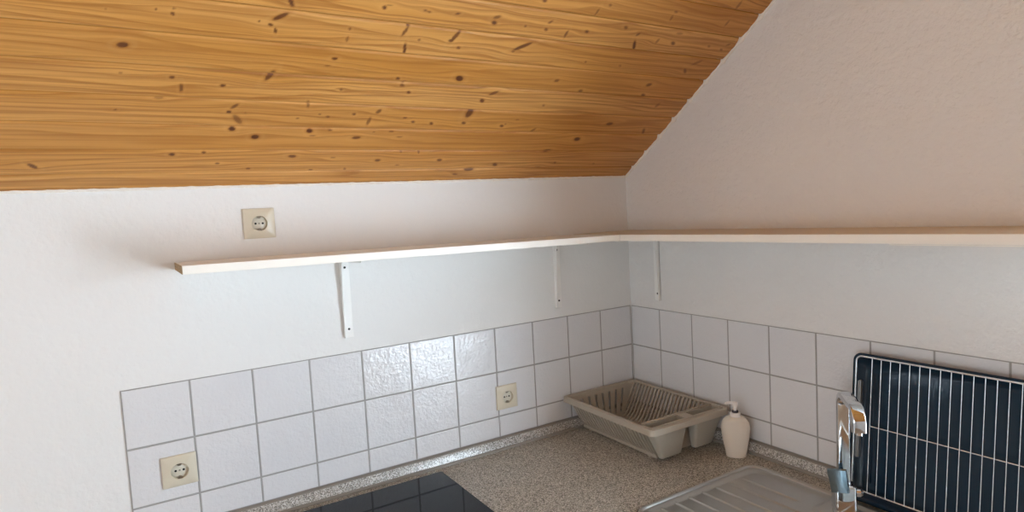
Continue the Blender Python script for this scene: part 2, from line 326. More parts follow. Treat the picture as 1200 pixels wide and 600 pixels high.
def ceiling():
    import numpy as np
    V = []; F = []; MI = []; G = []; K = []
    smax = -YR/CS
    def pos(x, s, d, side):
        y, z = -s*CS, HK+s*SS
        y2, z2 = y+d*SS, z+d*CS
        if side: y2 = YF-y2
        return (x, y2, z2)
    def addgrid(xs, vs, ds, mats_, plank, side, hi):
        base = len(V); nx = len(xs); nv = len(vs)
        rr = random.Random(plank*31+side*7); ox, ov, tone = rr.uniform(0, 50), rr.uniform(0, 50), rr.random()
        X, S = np.meshgrid(np.array(xs), np.array(vs), indexing='ij')
        gv = S.copy(); kd = np.zeros_like(X); halo = np.zeros_like(X); lite = np.zeros_like(X)
        if hi:
            s_lo, s_hi = vs[0]-.006, vs[-1]+.006
            for (kx, ks, a, b, th, stv) in kn:
                if not (s_lo < ks < s_hi): continue
                if kx < xs[0]-.15 or kx > xs[-1]+.15: continue
                dx, dv = X-kx, S-ks
                u = dx*math.cos(th)+dv*math.sin(th); w = -dx*math.sin(th)+dv*math.cos(th)
                d = np.sqrt((u/(a*.92))**2+(w/(b*.92))**2)
                kd = np.maximum(kd, stv*.92*np.clip((1.3-d)/.4, 0, 1))
                halo = np.maximum(halo, .8*stv*np.exp(-(np.clip(d-1, 0, None)/.6)**2))
                lite = np.maximum(lite, .10*stv*np.exp(-((d-2.4)/.6)**2))
                m_ = max(a*.6, b)
                gv -= dv*.75*np.exp(-(dx/(5*m_+.01))**2-(dv/(2.6*m_+.002))**2)
        for i in range(nx):
            for j in range(nv):
                V.append(pos(xs[i], vs[j], ds[j], side))
        G.extend(np.stack([X+ox, gv+ov, np.full_like(X, tone)], -1).reshape(-1, 3).tolist())
        K.extend(np.stack([np.clip(kd, 0, 1), np.clip(halo, 0, 1), np.clip(lite, 0, 1)], -1).reshape(-1, 3).tolist())
        for i in range(nx-1):
            for j in range(nv-1):
                a = base+i*nv+j
                F.append((a, a+1, a+nv+1, a+nv) if not side else (a, a+nv, a+nv+1, a+1)); MI.append(mats_[j])
    def lin(a, b, n): return [a+(b-a)*i/n for i in range(n+1)]
    for side in (0, 1):
        p = -1
        while True:
            lo = S0+p*PW; hi_ = lo+PW; p += 1
            if lo > smax: break
            hires = side == 0 and lo < 1.12
            a, b = lo+.0035, hi_-.0035
            inner = lin(a+.0022, b-.0022, 28 if hires else 4)
            vs = [lo+.0002, lo+.0014, a]+inner+[b, hi_-.0014, hi_-.0002]
            ds = [.0045, .0035, .0008]+[0]*len(inner)+[.0008, .0035, .0045]
            keep = [(v, d) for v, d in zip(vs, ds) if 0 <= v <= smax]
            if len(keep) < 2: continue
            vs = [k[0] for k in keep]; ds = [k[1] for k in keep]
            if vs[0] > .0005 and lo < 0: vs = [0.]+vs; ds = [0.]+ds
            mt = [1 if (ds[j] > .003 and ds[j+1] > .003) else 0 for j in range(len(vs)-1)]
            if hires:
                addgrid(lin(-2.3, PL+.0, 720), vs, ds, mt, p, side, True)
                addgrid(lin(XL, -2.3, 20), vs, ds, mt, p, side, False)
            else: addgrid(lin(XL, PL, 30), vs, ds, mt, p, side, False)
    # roof build-up above the boards closes the room
    base = len(V)
    for x in (XL-.2, .26):
        for y, z in ((.22, HK+.03-TS*.22), (YR, ZR+.03), (YF-.22, HK+.03-TS*.22), (YF-.22, HK+.25), (YR, ZR+.28), (.22, HK+.25)):
            V.append((x, y, z)); G.append((0, 0, 0)); K.append((0, 0, 0))
    F.append(tuple(base+i for i in range(6))); F.append(tuple(base+11-i for i in range(6))); MI += [1, 1]
    for i in range(6): F.append((base+i, base+(i+1) % 6, base+6+(i+1) % 6, base+6+i)); MI.append(1)
    me = bpy.data.meshes.new('ceiling'); me.from_pydata(V, [], F)
    me.materials.append(M_pine); me.materials.append(M_joint)
    me.polygons.foreach_set('material_index', MI)
    for nm, dat in (('grain', G), ('knot', K)):
        at = me.attributes.new(nm, 'FLOAT_VECTOR', 'POINT'); at.data.foreach_set('vector', [c for v in dat for c in v])
    me.update()
    o = bpy.data.objects.new('ceiling', me); C.objects.link(o); o['kind'] = 'structure'
ceiling()
# painter's caulk along the two ceiling edges
def caulk(name, path_fn, L, seed):
    rr = random.Random(seed); bm = bmesh.new(); pts = []; rad = []
    n = int(L/.006)
    ph = [rr.uniform(0, 6) for _ in range(4)]
    for i in range(n+1):
        s = L*i/n
        j = ((s-S0)/PW) % 1.0
        bumpv = math.exp(-(min(j, 1-j)/.09)**2) if name == 'trim_2' else 0
        r = .0042+.0008*math.sin(s*90+ph[0])+.0007*math.sin(s*210+ph[1])+.0065*bumpv
        pts.append(path_fn(s)); rad.append(max(.0022, r))
    tube(bm, pts, rad, 7)
    struct(name, bm, M_caulk)
caulk('trim_1', lambda s: Vector((XL+s, .0018, HK-.003)), -XL, 1)
caulk('trim_2', lambda s: Vector((.0018, -s*CS, HK+s*SS-.003)), -YR/CS, 2)

# ------------------------------------------------------------------ tiles
def tiles(name, cols, rows, axis, gaps):
    """cols: list of (a,b) distance from the corner; rows: (z0,z1); one mesh, glaze and grout"""
    rr = random.Random(5 if axis == 'x' else 9); bm = bmesh.new()
    def P(u, d, z): return Vector((-u, d, z)) if axis == 'x' else Vector((d, -u, z))
    g = .0024
    for (a, b) in cols:
        for (z0, z1) in rows:
            tu, tz = rr.uniform(-.0022, .0022), rr.uniform(-.0022, .0022)
            def q(u, d, z): return P(u, d+(u-(a+b)/2)*tu+(z-(z0+z1)/2)*tz, z)
            rings = []
            for ins, d in ((g, .0025), (g, .0010), (g+.0006, .0003), (g+.0018, 0.)):
                rings.append([q(a+ins, d, z0+ins), q(b-ins, d, z0+ins), q(b-ins, d, z1-ins), q(a+ins, d, z1-ins)])
            loft(bm, rings, cap=(False, True))
    u0, u1 = cols[0][0], cols[-1][1]; z0 = min(r[0] for r in rows); z1 = max(r[1] for r in rows)
    vs = [P(u0, .0013, z0), P(u1, .0013, z0), P(u1, .0013, z1), P(u0, .0013, z1)]
    ve = [P(u0, .006, z0), P(u1, .006, z0), P(u1, .006, z1), P(u0, .006, z1)]
    loft(bm, [ve, vs], cap=(False, True), mi=1)
    return struct(name, bm, None, smooth=0, mats=[M_tile, M_grout])
q = .1512; P_ = .152; TT = Z0+.35
rows = [(TT-q, TT), (TT-2*q, TT-q), (TT-2*q-.0715, TT-2*q)]
tiles('trim_3', [(i*P_+(.0012 if i == 0 else 0), (i+1)*P_) for i in range(11)], rows, 'x', 0)
d1 = .1499
tiles('trim_4', [(.0012, d1)]+[(d1+i*P_, d1+(i+1)*P_) for i in range(8)], rows, 'y', 0)
TEND = 11*P_

# ------------------------------------------------------------------ worktop with cut outs for sink and hob, wall strips, cabinets
YE = -1.50                      # end of the right run
SX0, SX1, SY0, SY1 = -.575, -.088, -.603, -1.46       # sink outline
HX0, HX1, HY0, HY1 = -1.445, -.866, -.078, -.590      # hob outline
XEND = -1.90
bm = bmesh.new()
def wt(x0, x1, y0, y1): box(bm, (x0, y0, ZW-.038), (x1, y1, ZW))
hx, sx = .012, .018
# hob hole and sink hole leave strips of board round them (shared faces are merged below)
xs = sorted([XEND, HX0+hx, HX1-hx, -.62, SX0+sx, SX1-sx, 0]); ys = sorted([YE, SY1+sx, SY0-sx, -.62, HY1+hx, HY0-hx, 0])
cells = set()
for i in range(len(xs)-1):
    for j in range(len(ys)-1):
        cx, cy = (xs[i]+xs[i+1])/2, (ys[j]+ys[j+1])/2
        if cx < -.62 and cy < -.62: continue
        if HX0+hx < cx < HX1-hx and HY1+hx < cy < HY0-hx: continue
        if SX0+sx < cx < SX1-sx and SY1+sx < cy < SY0-sx: continue
        cells.add((i, j))
vt = {}
def gv(i, j, z):
    if (i, j, z) not in vt: vt[(i, j, z)] = bm.verts.new((xs[i], ys[j], z))
    return vt[(i, j, z)]
zb = ZW-.038
for (i, j) in cells:
    bm.faces.new([gv(i, j, ZW), gv(i+1, j, ZW), gv(i+1, j+1, ZW), gv(i, j+1, ZW)])
    bm.faces.new([gv(i, j, zb), gv(i, j+1, zb), gv(i+1, j+1, zb), gv(i+1, j, zb)])
    for (a, b, nb) in (((i, j), (i+1, j), (i, j-1)), ((i+1, j), (i+1, j+1), (i+1, j)), ((i+1, j+1), (i, j+1), (i, j+1)), ((i, j+1), (i, j), (i-1, j))):
        if nb not in cells: bm.faces.new([gv(*a, zb), gv(*b, zb), gv(*b, ZW), gv(*a, ZW)])
o = link('worktop', bm, M_work, None, 30)
tag(o, 'L-shaped speckled brown laminate kitchen worktop running round the corner', 'worktop')

def strip(L, label, axis):
    prof = [(0, 0), (0, .0370), (.0085, .0370), (.0135, .0352), (.0148, .0335), (.0208, .0085), (.0250, .0068), (.0272, .0038), (.0272, 0)]
    mi = [1, 1, 1, 1, 0, 1, 1, 1, 1]
    bm = bmesh.new(); r = []
    for u in (0.0, L):
        r.append([Vector((-u, -d, ZW+h)) if axis == 'x' else Vector((-d, -u, ZW+h)) for d, h in prof])
    V = loft(bm, r)
    bm.faces.ensure_lookup_table()
    for k in range(len(prof)): bm.faces[k].material_index = mi[k]
    # mitre the inner end so both strips meet in the corner
    for k, v in enumerate(V[0]):
        if axis == 'x': v.co.x = -prof[k][0]
        else: v.co.y = -prof[k][0]
    o = link('sealing_strip', bm, None, None, 25, mats=[M_strip, M_strip_edge])
    tag(o, label, 'sealing strip')
strip(-XEND, 'long speckled sealing strip under the tiles of the wall behind the hob', 'x')
strip(-YE, 'speckled sealing strip under the tiles behind the soap bottle and sink', 'y')

def cabinet(loc, rz, w, n, label):
    c = thing('base_cabinet', label, 'cabinet', loc, (0, 0, rz))
    bm = bmesh.new(); t = .018; h0, h1, dp = .10, ZW-.039, .56
    for k in (0, 1): box(bm, (k*(w-t), 0, h0), (k*(w-t)+t, dp, h1))
    box(bm, (t, 0, h0), (w-t, dp, h0+t)); box(bm, (t, dp-.006, h0+t), (w-t, dp, h1)); box(bm, (0.02, .05, 0), (w-.02, .068, h0))
    link('carcass', bm, M_cab, c)
    dw = w/n
    for k in range(n):
        d = nbox('door', (k*dw+.002, -.019, h0+.004), ((k+1)*dw-.002, -.0005, h1-.004), M_cab, c, .0015)
        bm = bmesh.new(); hx_ = (k+1)*dw-.05
        tube(bm, [(hx_, -.0185, h1-.2), (hx_, -.045, h1-.19), (hx_, -.045, h1-.08), (hx_, -.0185, h1-.07)], .005, 8)
        link('handle', bm, M_chrome, d)
    return c
cabinet((XEND+.01, -.58, 0), 0, 1.88-.61, 2, 'white base cabinets under the worktop below the hob')
cabinet((-.58, -.62, 0), -math.pi/2, .86, 2, 'white base cabinets under the worktop below the sink')

# ------------------------------------------------------------------ hob
h = thing('ceramic_hob', 'black glass hob set into the speckled worktop below the tiled wall', 'hob', ((HX0+HX1)/2, (HY0+HY1)/2, ZW))
hw_, hd_ = (HX1-HX0)/2, (HY0-HY1)/2
bm = bmesh.new(); loft(bm, [rrect(hw_, hd_, .003, z, 4) if i == 0 else rrect(hw_-ins, hd_-ins, .003, z, 4) for i, (ins, z) in enumerate(((0, .0100), (0, .0132), (.0004, .0144), (.0016, .0150)))])
link('glass_plate', bm, M_hob, h, 3)
bm = bmesh.new(); loft(bm, [rrect(hw_-.001, hd_-.001, .004, .0, 4), rrect(hw_-.001, hd_-.001, .004, .0100, 4)], cap=(True, True))
link('hob_frame', bm, M_hobframe, h)

# ------------------------------------------------------------------ sink
s = thing('kitchen_sink', 'stainless steel inset sink with ribbed drainer and single bowl', 'sink', ((SX0+SX1)/2, (SY0+SY1)/2, ZW))
cx, cy = (SX0+SX1)/2, (SY0+SY1)/2; hx_, hy_ = (SX1-SX0)/2, (SY0-SY1)/2
ribs = [(-.491, -.634), (-.440, -.634), (-.389, -.635), (-.338, -.636), (-.287, -.638), (-.236, -.640), (-.185, -.642)]
def sm(a, b, x):
    t = max(0, min(1, (x-a)/(b-a))); return t*t*(3-2*t)
def inside_rr(x, y, x0, x1, y0, y1, r):     # signed distance to a rounded rect (negative inside)
    qx, qy = abs(x-(x0+x1)/2)-(x1-x0)/2+r, abs(y-(y0+y1)/2)-(y1-y0)/2+r
    return math.hypot(max(qx, 0), max(qy, 0))+min(max(qx, qy), 0)-r
def hz(x, y):
    d = inside_rr(x, y, SX0+.018, SX1-.018, SY1+.018, SY0-.018, .045)
    z = .0035-.0065*sm(0, -.014, d)
    dt = inside_rr(x, y, -.200, -.090, -1.40, -.865, .02)         # tap ledge
    z += .0055*(1-sm(-.008, .008, dt))
    if y > -1.00:
        end_ok = 1
        for rx, ry in ribs:
            yend = -.82 if rx > -.22 else -.97
            dd = abs(x-rx)
            if dd < .012 and yend-.01 < y < ry+.006:
                m_ = sm(ry+.006, ry-.004, y)*sm(yend-.006, yend+.01, y)
                z += .0040*m_*math.exp(-(dd/.0024)**2)
    b = inside_rr(x, y, -.525, -.215, -1.405, -1.035, .06)
    if b < .012: z -= .165*sm(.0, -.04, b)+.0015*sm(.012, 0, b)
    return z
xs_ = [SX0+.004+(2*hx_-.008)*i/380 for i in range(381)]; ys_ = [SY1+.004+(2*hy_-.008)*i/260 for i in range(261)]
bm = bmesh.new(); vv = {}
def ok(x, y): return inside_rr(x, y, SX0+.004, SX1-.004, SY1+.004, SY0-.004, .042) <= .001
def gvx(i, j):
    if (i, j) not in vv: vv[(i, j)] = bm.verts.new((xs_[i]-cx, ys_[j]-cy, hz(xs_[i], ys_[j])))
    return vv[(i, j)]
for i in range(380):
    for j in range(260):
        if all(ok(xs_[a], ys_[b]) for a, b in ((i, j), (i+1, j), (i, j+1), (i+1, j+1))):
            bm.faces.new((gvx(i, j), gvx(i+1, j), gvx(i+1, j+1), gvx(i, j+1)))
link('basin_sheet', bm, M_sink, s, 60)
bm = bmesh.new()                       # pressed rim: closed loop profile
prof = [(.0, .0004), (.0, .0030), (.0014, .0066), (.0045, .0088), (.0085, .0082), (.0130, .0040), (.0130, .0004)]
loft(bm, [rrect(hx_-a, hy_-a, .046-a, z, 10) for a, z in prof], loop=True)
link('rim', bm, M_sink, s, 60)
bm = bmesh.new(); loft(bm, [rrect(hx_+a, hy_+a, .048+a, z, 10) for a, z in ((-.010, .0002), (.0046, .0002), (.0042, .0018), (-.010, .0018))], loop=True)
link('lip_shadow_ring', bm, M_navy, s, 60)  # dark ring that paints in the shadow gap under the sink lip
bm = bmesh.new(); loft(bm, [circ(.036, -.1600, 32), circ(.036, -.1590, 32), circ(.030, -.1585, 32), circ(.012, -.1605, 32)]); xform(bm, Matrix.Translation((-.37-cx, -1.22-cy, 0)))
link('drain_strainer', bm, M_chrome, s)

# ------------------------------------------------------------------ tap
TX, TY = -.157, -.927
tp = thing('mixer_tap', 'chrome single-lever mixer tap on the sink ledge in front of the oven tray', 'tap', (TX, TY, ZW+.0035), (0, 0, R(-135)))
# local +x is the way the spout points (towards the room), local +y its left
bm = bmesh.new(); loft(bm, [circ(.027, .0, 32), circ(.027, .004, 32), circ(.0245, .007, 32)]); link('base_ring', bm, M_chrome, tp)
bm = bmesh.new()
loft(bm, [rrect(.0225, .0255, .008, .007, 5), rrect(.0225, .0255, .008, .066, 5), rrect(.0215, .0245, .008, .072, 5), rrect(.018, .021, .008, .075, 5)])
link('tap_body', bm, M_chrome, tp)
bm = bmesh.new()
rad = .030
pts = [Vector((0, 0, .062+.002)), Vector((0, 0, .12)), Vector((0, 0, .19)), Vector((0, 0, .255))]
pts += arc((rad, 0, .276), rad, 180, 96, 9, (1, 0, 0), (0, 0, 1))
pts += [Vector((.066, 0, .3045)), Vector((.082, 0, .302))]
pts += arc((.096, 0, .270), .034, 80, 8, 8, (1, 0, 0), (0, 0, 1))
pts += [Vector((.1305, 0, .262)), Vector((.1310, 0, .252))]
pr_ = [(v.x, v.y) for v in rrect(.0080, .0150, .0045, 0, 4)]
sc = [1.0]*len(pts)
tube(bm, pts, sc, prof=pr_, up=(1, 0, 0))
link('spout', bm, M_chrome, tp, 50)
bm = bmesh.new(); loft(bm, [circ(.0085, .2465, 20, .131), circ(.0085, .2522, 20, .131)]); link('aerator', bm, M_chrome, tp)
# lever: flat paddle on the camera side of the body
lv = bmesh.new()
sec = [(.000, .020, .0090), (.012, .020, .0085), (.028, .0205, .0070), (.050, .0215, .0055), (.056, .0215, .0050)]
rings = []
for (t, hwid, th) in sec:
    rings.append([Vector((p.x, p.y, t)) for p in rrect(th, hwid, .003, 0, 3)])
loft(lv, rings)
lvo = link('lever', lv, M_lever, tp, 50)
lvo['label'] = 'bluish satin chrome lever paddle'
LEVER = dict(loc=(.026, -.014, .064), rot=(R(8), R(4), R(-22)))
lvo.location = LEVER['loc']; lvo.rotation_euler = LEVER['rot']
bm = bmesh.new(); tube(bm, [(0, .012, .052), (0, .036, .052)], .011, 20); tube(bm, [(0, .036, .052), (0, .042, .052)], [.011, .008], 20)
link('side_cap', bm, M_chrome, tp)

# ------------------------------------------------------------------ shelves and brackets
def wedge_board(name, corners_top, th, m, parent, mi_fn=None):
    bm = bmesh.new(); up = Vector((0, 0, th))
    a = [Vector(p)-up for p in corners_top]; b = [Vector(p) for p in corners_top]
    loft(bm, [a, b]); es = list(bm.edges)
    bmesh.ops.bevel(bm, geom=es, offset=.0007, segments=1, affect='EDGES')
    return link(name, bm, m, parent, 30)
SD = .25; TH = .019
zl, zm, zr = Z0+.6565, Z0+.6405, Z0+.6450
sh = thing('wall_shelf', 'long white shelf on the wall above the hob, raw board at its left end', 'shelf', (-.89, -.125, zl-TH), group=None)
def P0(o, p): return Vector(p)-o.location
wedge_board('board', [P0(sh, (-1.527, PL-.001, zl-.0015)), P0(sh, (-1.527, -SD+.0012, zl+.0015)), P0(sh, (-.2610, -SD+.0012, zm)), P0(sh, (-.2610, PL-.001, zm-.001))], TH, M_mel, sh)
eb = wedge_board('edge_band', [P0(sh, (-1.527, -SD+.001, zl+.0018)), P0(sh, (-1.527, -SD, zl+.0018)), P0(sh, (-.2612, -SD, zm+.0003)), P0(sh, (-.2612, -SD+.001, zm+.0003))], TH+.0006, M_band, sh)
rb = wedge_board('raw_end', [P0(sh, (-1.5282, PL-.001, zl-.0015)), P0(sh, (-1.5282, -SD+.0002, zl+.0014)), P0(sh, (-1.5272, -SD+.0002, zl+.0014)), P0(sh, (-1.5272, PL-.001, zl-.0015))], TH, M_raw, sh)
rb['label'] = 'bare particle board end'
s2 = thing('wall_shelf', 'white shelf with a tan top on the right wall above the soap bottle and tray', 'shelf', (-.125, -.85, zm-TH))
YS2 = -1.42
wedge_board('board', [P0(s2, (PL-.001, PL-.001, zm-.001)), P0(s2, (-.2588, PL-.001, zm-.001)), P0(s2, (-.2588, YS2, zr+.004)), P0(s2, (PL-.001, YS2, zr+.004))], TH, M_mel, s2)
tb = wedge_board('top_face', [P0(s2, (PL-.001, PL-.001, zm-.0005)), P0(s2, (-.2585, PL-.001, zm-.0003)), P0(s2, (-.2585, YS2, zr+.0046)), P0(s2, (PL-.001, YS2, zr+.0046))], .0006, M_shelftop, s2)
tb['label'] = 'tan top face'
wedge_board('edge_band', [P0(s2, (-.2588, -SD-.0004, zm+.0004)), P0(s2, (-.2599, -SD-.0004, zm+.0004)), P0(s2, (-.2599, YS2, zr+.0048)), P0(s2, (-.2588, YS2, zr+.0048))], TH+.001, M_band, s2)
lb = wedge_board('loose_edge_band', [P0(s2, (-.2600, -1.095, zr-TH+.0005)), P0(s2, (-.2612, -1.095, zr-TH+.0005)), P0(s2, (-.2615, YS2, zr-TH+.003)), P0(s2, (-.2600, YS2, zr-TH+.003))], .0022, M_band, s2)

def bracket(label, loc, rz, sgn=-1):
    """local: wall plane y=0, room side -y, top of the arm z=0; plate .026 wide, .236 high"""
    b = thing('shelf_bracket', label, 'bracket', loc, (0, 0, rz), 'shelf brackets')
    H = .236; W = .0135; AL = .205
    bm = bmesh.new(); box(bm, (-W, -.0035, -H), (W, 0, -.002), .0006, 1); link('wall_plate', bm, M_brk, b)
    bm = bmesh.new(); box(bm, (-W, -AL, -.002), (W, 0, 0), .0006, 1); link('arm', bm, M_brk, b)
    if sgn:
        bm = bmesh.new()
        # tapered side flange folded from plate and arm with a small inner curve
        pts = [(0, -H), (-.012, -H)]
        pts += [(-.012-.006*t*t-.005*t, -H+(H-.026)*t) for t in (.25, .5, .75, 1)]
        pts += [(-.029, -.014), (-.05, -.0105), (-AL+.01, -.007), (-AL, -.006), (-AL, -.001), (0, -.001)]
        x0, x1 = (-W, -W+.0016) if sgn < 0 else (W-.0016, W)
        loft(bm, [[Vector((x0, y, z)) for y, z in pts], [Vector((x1, y, z)) for y, z in pts]])
        link('side_flange', bm, M_brk, b, 25)
    for z in (-.030, -.211):
        bm = bmesh.new(); loft(bm, [circ(.0034, 0, 14), circ(.0034, .0016, 14), circ(.0022, .0026, 14)])
        xform(bm, Matrix.Translation((0.001, -.0033, z)) @ Matrix.Rotation(R(90), 4, 'X')); link('screw', bm, M_screw, b)
    return b
def shelf_under(x): return zl+(zm-zl)*(x+1.527)/(1.527-.26)-TH
b1 = bracket('white shelf bracket above the fourth tile from the left end', (-1.0965, PL-.0002, shelf_under(-1.0965)-.0012), 0)
b2 = copy_thing(b1); b2.location = (-.3385, PL-.0002, shelf_under(-.3385)-.0015); b2['label'] = 'white shelf bracket on the long wall just left of the corner'
b3 = bracket('white shelf bracket on the right wall just past the corner', (PL-.0002, -.1450, zm-TH-.0022), -math.pi/2, 1)
del b1['group'], b2['group'], b3['group']
for b in (b1, b2, b3): b['group'] = 'white brackets under the shelves'

# ------------------------------------------------------------------ sockets
def square_ring(h, y, n=48):
    out = []
    for i in range(n):
        a = 2*math.pi*i/n; c_, s_ = math.cos(a), math.sin(a); m_ = max(abs(c_), abs(s_))
        out.append(Vector((h*c_/m_, y, h*s_/m_)))
    return out
def cring(r, y, n=48): return [Vector((r*math.cos(2*math.pi*i/n), y, r*math.sin(2*math.pi*i/n))) for i in range(n)]
def socket(label, x, z, y, tilt=0.):
    so = thing('wall_socket', label, 'socket', (x, y, z), (0, R(tilt), 0), 'cream earthed wall sockets')
    bm = bmesh.new()
    loft(bm, [square_ring(.0402, 0), square_ring(.0402, -.0045), square_ring(.0396, -.0052), square_ring(.0385, -.0058), cring(.0222, -.0112), cring(.0205, -.0112), cring(.0198, -.0100), cring(.0196, -.0015), cring(.0196, 0)], cap=(False, False), loop=True)
    link('cover_plate', bm, M_socket, so, 40)
    bm = bmesh.new()
    loft(bm, [cring(.0193, 0), cring(.0193, -.0020), cring(.0185, -.0026)])
    ins = link('socket_insert', bm, M_socketin, so, 40)
    for sx_ in (-1, 1):
        bm = bmesh.new(); loft(bm, [cring(.0029, -.0021, 16), cring(.0029, -.0030, 16)])
        xform(bm, Matrix.Translation((sx_*.0092, 0, 0))); link('pin_hole', bm, M_black, so)
    bm = bmesh.new(); loft(bm, [cring(.0026, -.0024, 14), cring(.0022, -.0034, 14)]); link('centre_screw', bm, M_contact, so)
    for sz in (-1, 1):
        bm = bmesh.new(); box(bm, (-.0035, -.0088, sz*.0150-.0016), (.0035, -.0022, sz*.0150+.0016), .0006, 1); box(bm, (-.0055, -.0098, sz*.0182-.0012), (.0055, -.0022, sz*.0182+.0012)); link('earth_clip', bm, M_contact, so)
    return so
s_a = socket('cream wall socket on the plaster above the shelf', -1.3180, Z0+.7420, PL-.0002, 0)
s_b = copy_thing(s_a); s_b.location = (-1.5610, -.0002, Z0+.1212); s_b['label'] = 'cream wall socket in the leftmost tile column above the worktop'
s_c = copy_thing(s_a); s_c.location = (-.5765, -.0002, Z0+.1112); s_c['label'] = 'cream wall socket on the tiles left of the dish rack'

# ------------------------------------------------------------------ dish rack
DX, DY = -.1915, -.2445
dr = thing('dish_rack', 'taupe plastic dish drying rack standing in the worktop corner', 'dish rack', (DX, DY, ZW), (0, 0, R(-.8)))
RH = .130; HX, HY = .168, .2300
bm = bmesh.new()
prof = [(.0145, RH-.006), (.0142, RH-.0012), (.0130, RH), (.0040, RH), (.0010, RH-.0015), (.0, RH-.005), (-.0015, RH-.0185), (.0005, RH-.0185), (.0030, RH-.0060), (.0130, RH-.0050)]
loft(bm, [rrect(HX-a, HY-a, .019-a, z, 8) for a, z in prof], loop=True)
# ledge with the two cutlery openings at the front end
YA, YB = -.2125, -.1640     # front and back edge of the ledge with the slots
for (x0, x1, y0, y1) in ((-.150, .150, YA, -.2020), (-.150, .150, -.1700, YB), (-.152, -.1465, -.2020, -.1700), (.1465, .152, -.2020, -.1700), (-.0065, .0300, -.2020, -.1700)):
    box(bm, (x0, y0, RH-.0040), (x1, y1, RH-.0008), .0008, 1)
box(bm, (-.150, YB-.0015, RH-.001), (.150, YB+.002, RH+.0035), .001, 1)
link('rim', bm, M_rack, dr, 40)
# basket: hoops down the long sides and across the floor
def side_x(z): return .088+(.153-.088)*((z-.016)/(RH-.016))**.85
bm = bmesh.new()
def hoop(y, w=.0066, th=.0065, full=True):
    path = []
    zs = [RH-.004, .105, .085, .065, .045, .030]
    for z in zs: path.append(Vector((-side_x(z), y, z)))
    path += [Vector((-.089, y, .0205)), Vector((-.080, y, .0135)), Vector((-.066, y, .0115))]
    path += [Vector((-.03, y, .0115)), Vector((0, y, .0115))]
    path += [Vector((-p.x, p.y, p.z)) for p in reversed(path[:-1])]
    pr2 = [(-th/2, -w/2), (th/2, -w/2), (th/2, w/2), (-th/2, w/2)]
    tube(bm, path, 1.0, prof=pr2, up=(1, 0, 0))
NH = 22
for i in range(NH): hoop(-.150+i*(.352/(NH-1)))
link('side_slats', bm, M_rack, dr, 30)
bm = bmesh.new()
for sx_ in (-1, 1):
    box(bm, (sx_*.086-.004, -.160, .0045), (sx_*.086+.004, .212, .0150), .001, 1)
    box(bm, (sx_*.045-.003, -.160, .0065), (sx_*.045+.003, .212, .0110), .001, 1)
    for yy in (-.13, .17): box(bm, (sx_*.086-.006, yy-.008, 0), (sx_*.086+.006, yy+.008, .006), .001, 1)
link('base_rails', bm, M_rack, dr, 30)
# back end wall: broad panels with narrow slots; front wall closed
def endwall(y0t, y0b, ys, slots, name):
    bm = bmesh.new()
    def pt(x, z, k):
        t = (z-.012)/(RH-.004-.012); y = y0b+(y0t-y0b)*t+k*.0028*ys
        return Vector((x, y, z))
    def panel(xa0, xa1, xb0, xb1, z0, z1):   # bottom x range, top x range
        n = 4; rings = []
        for i in range(n+1):
            t = i/n; z = z0+(z1-z0)*t; xl, xr = xa0+(xb0-xa0)*t, xa1+(xb1-xa1)*t
            rings.append([pt(xl, z, 0), pt(xr, z, 0), pt(xr, z, 1), pt(xl, z, 1)])
        loft(bm, rings)
    zt, zb_ = RH-.004, .012
    def sx2(z): return side_x(z)+.001
    if not slots:
        rings = []
        for i in range(7):
            z = zb_+(zt-zb_)*i/6; x = sx2(max(z, .0165))
            rings.append([pt(-x, z, 0), pt(x, z, 0), pt(x, z, 1), pt(-x, z, 1)])
        loft(bm, rings)
    else:
        z1, z2 = .026, .112
        for za, zc in ((zb_, z1), (z2, zt)):
            rings = []
            for i in range(4):
                z = za+(zc-za)*i/3; x = sx2(max(z, .0165)); rings.append([pt(-x, z, 0), pt(x, z, 0), pt(x, z, 1), pt(-x, z, 1)])
            loft(bm, rings)
        n = 7; sw = .0085
        for k in range(n+1):
            def edge(z, kk): return -1*sx2(z) if kk == 0 else (sx2(z) if kk == n+1 else (-.112+.224*(kk-.5)/n)*(.80+.2*(z-z1)/(z2-z1)))
            g0 = 0 if k == 0 else sw/2; g1 = 0 if k == n else sw/2
            rings = []
            for i in range(4):
                z = z1+(z2-z1)*i/3; a = edge(z, 0 if k == 0 else k)+g0; b = (edge(z, k+1) if k < n else sx2(z))-g1
                rings.append([pt(a, z, 0), pt(b, z, 0), pt(b, z, 1), pt(a, z, 1)])
            loft(bm, rings)
    return link(name, bm, M_rack, dr, 30)
endwall(.2110, .2000, -1, True, 'end_wall')
endwall(-.1660, -.1600, 1, False, 'front_wall')
def cup(xa, xb, xc, xd, label=None):
    """open cutlery cup: top x range, bottom x range"""
    bm = bmesh.new()
    def rr(x0, x1, y0, y1, r, z): return rrect((x1-x0)/2, (y1-y0)/2, r, z, 5, (x0+x1)/2, (y0+y1)/2)
    zt, zb_ = RH-.0045, .014
    yt0, yt1, yb0, yb1 = -.2190, -.1690, -.1930, -.1700
    w = .002
    out = [rr(xc+.004, xd-.004, yb0+.004, yb1, .006, zb_), rr(xc, xd, yb0, yb1, .009, zb_+.006)]
    for t in (.35, .7, 1): out.append(rr(xc+(xa-xc)*t, xd+(xb-xd)*t, yb0+(yt0-yb0)*t, yb1+(yt1-yb1)*t, .010, zb_+.006+(zt-zb_-.006)*t))
    inn = []
    for t in (1, .7, .35, 0.02): inn.append(rr(xc+(xa-xc)*t+w, xd+(xb-xd)*t-w, yb0+(yt0-yb0)*t+w, yb1+(yt1-yb1)*t-w, .009, max(zb_+.009, zb_+.006+(zt-zb_-.006)*t)))
    loft(bm, out+inn)
    return link('cutlery_cup', bm, M_cup, dr, 40)
cup(-.154, -.006, -.098, -.012)
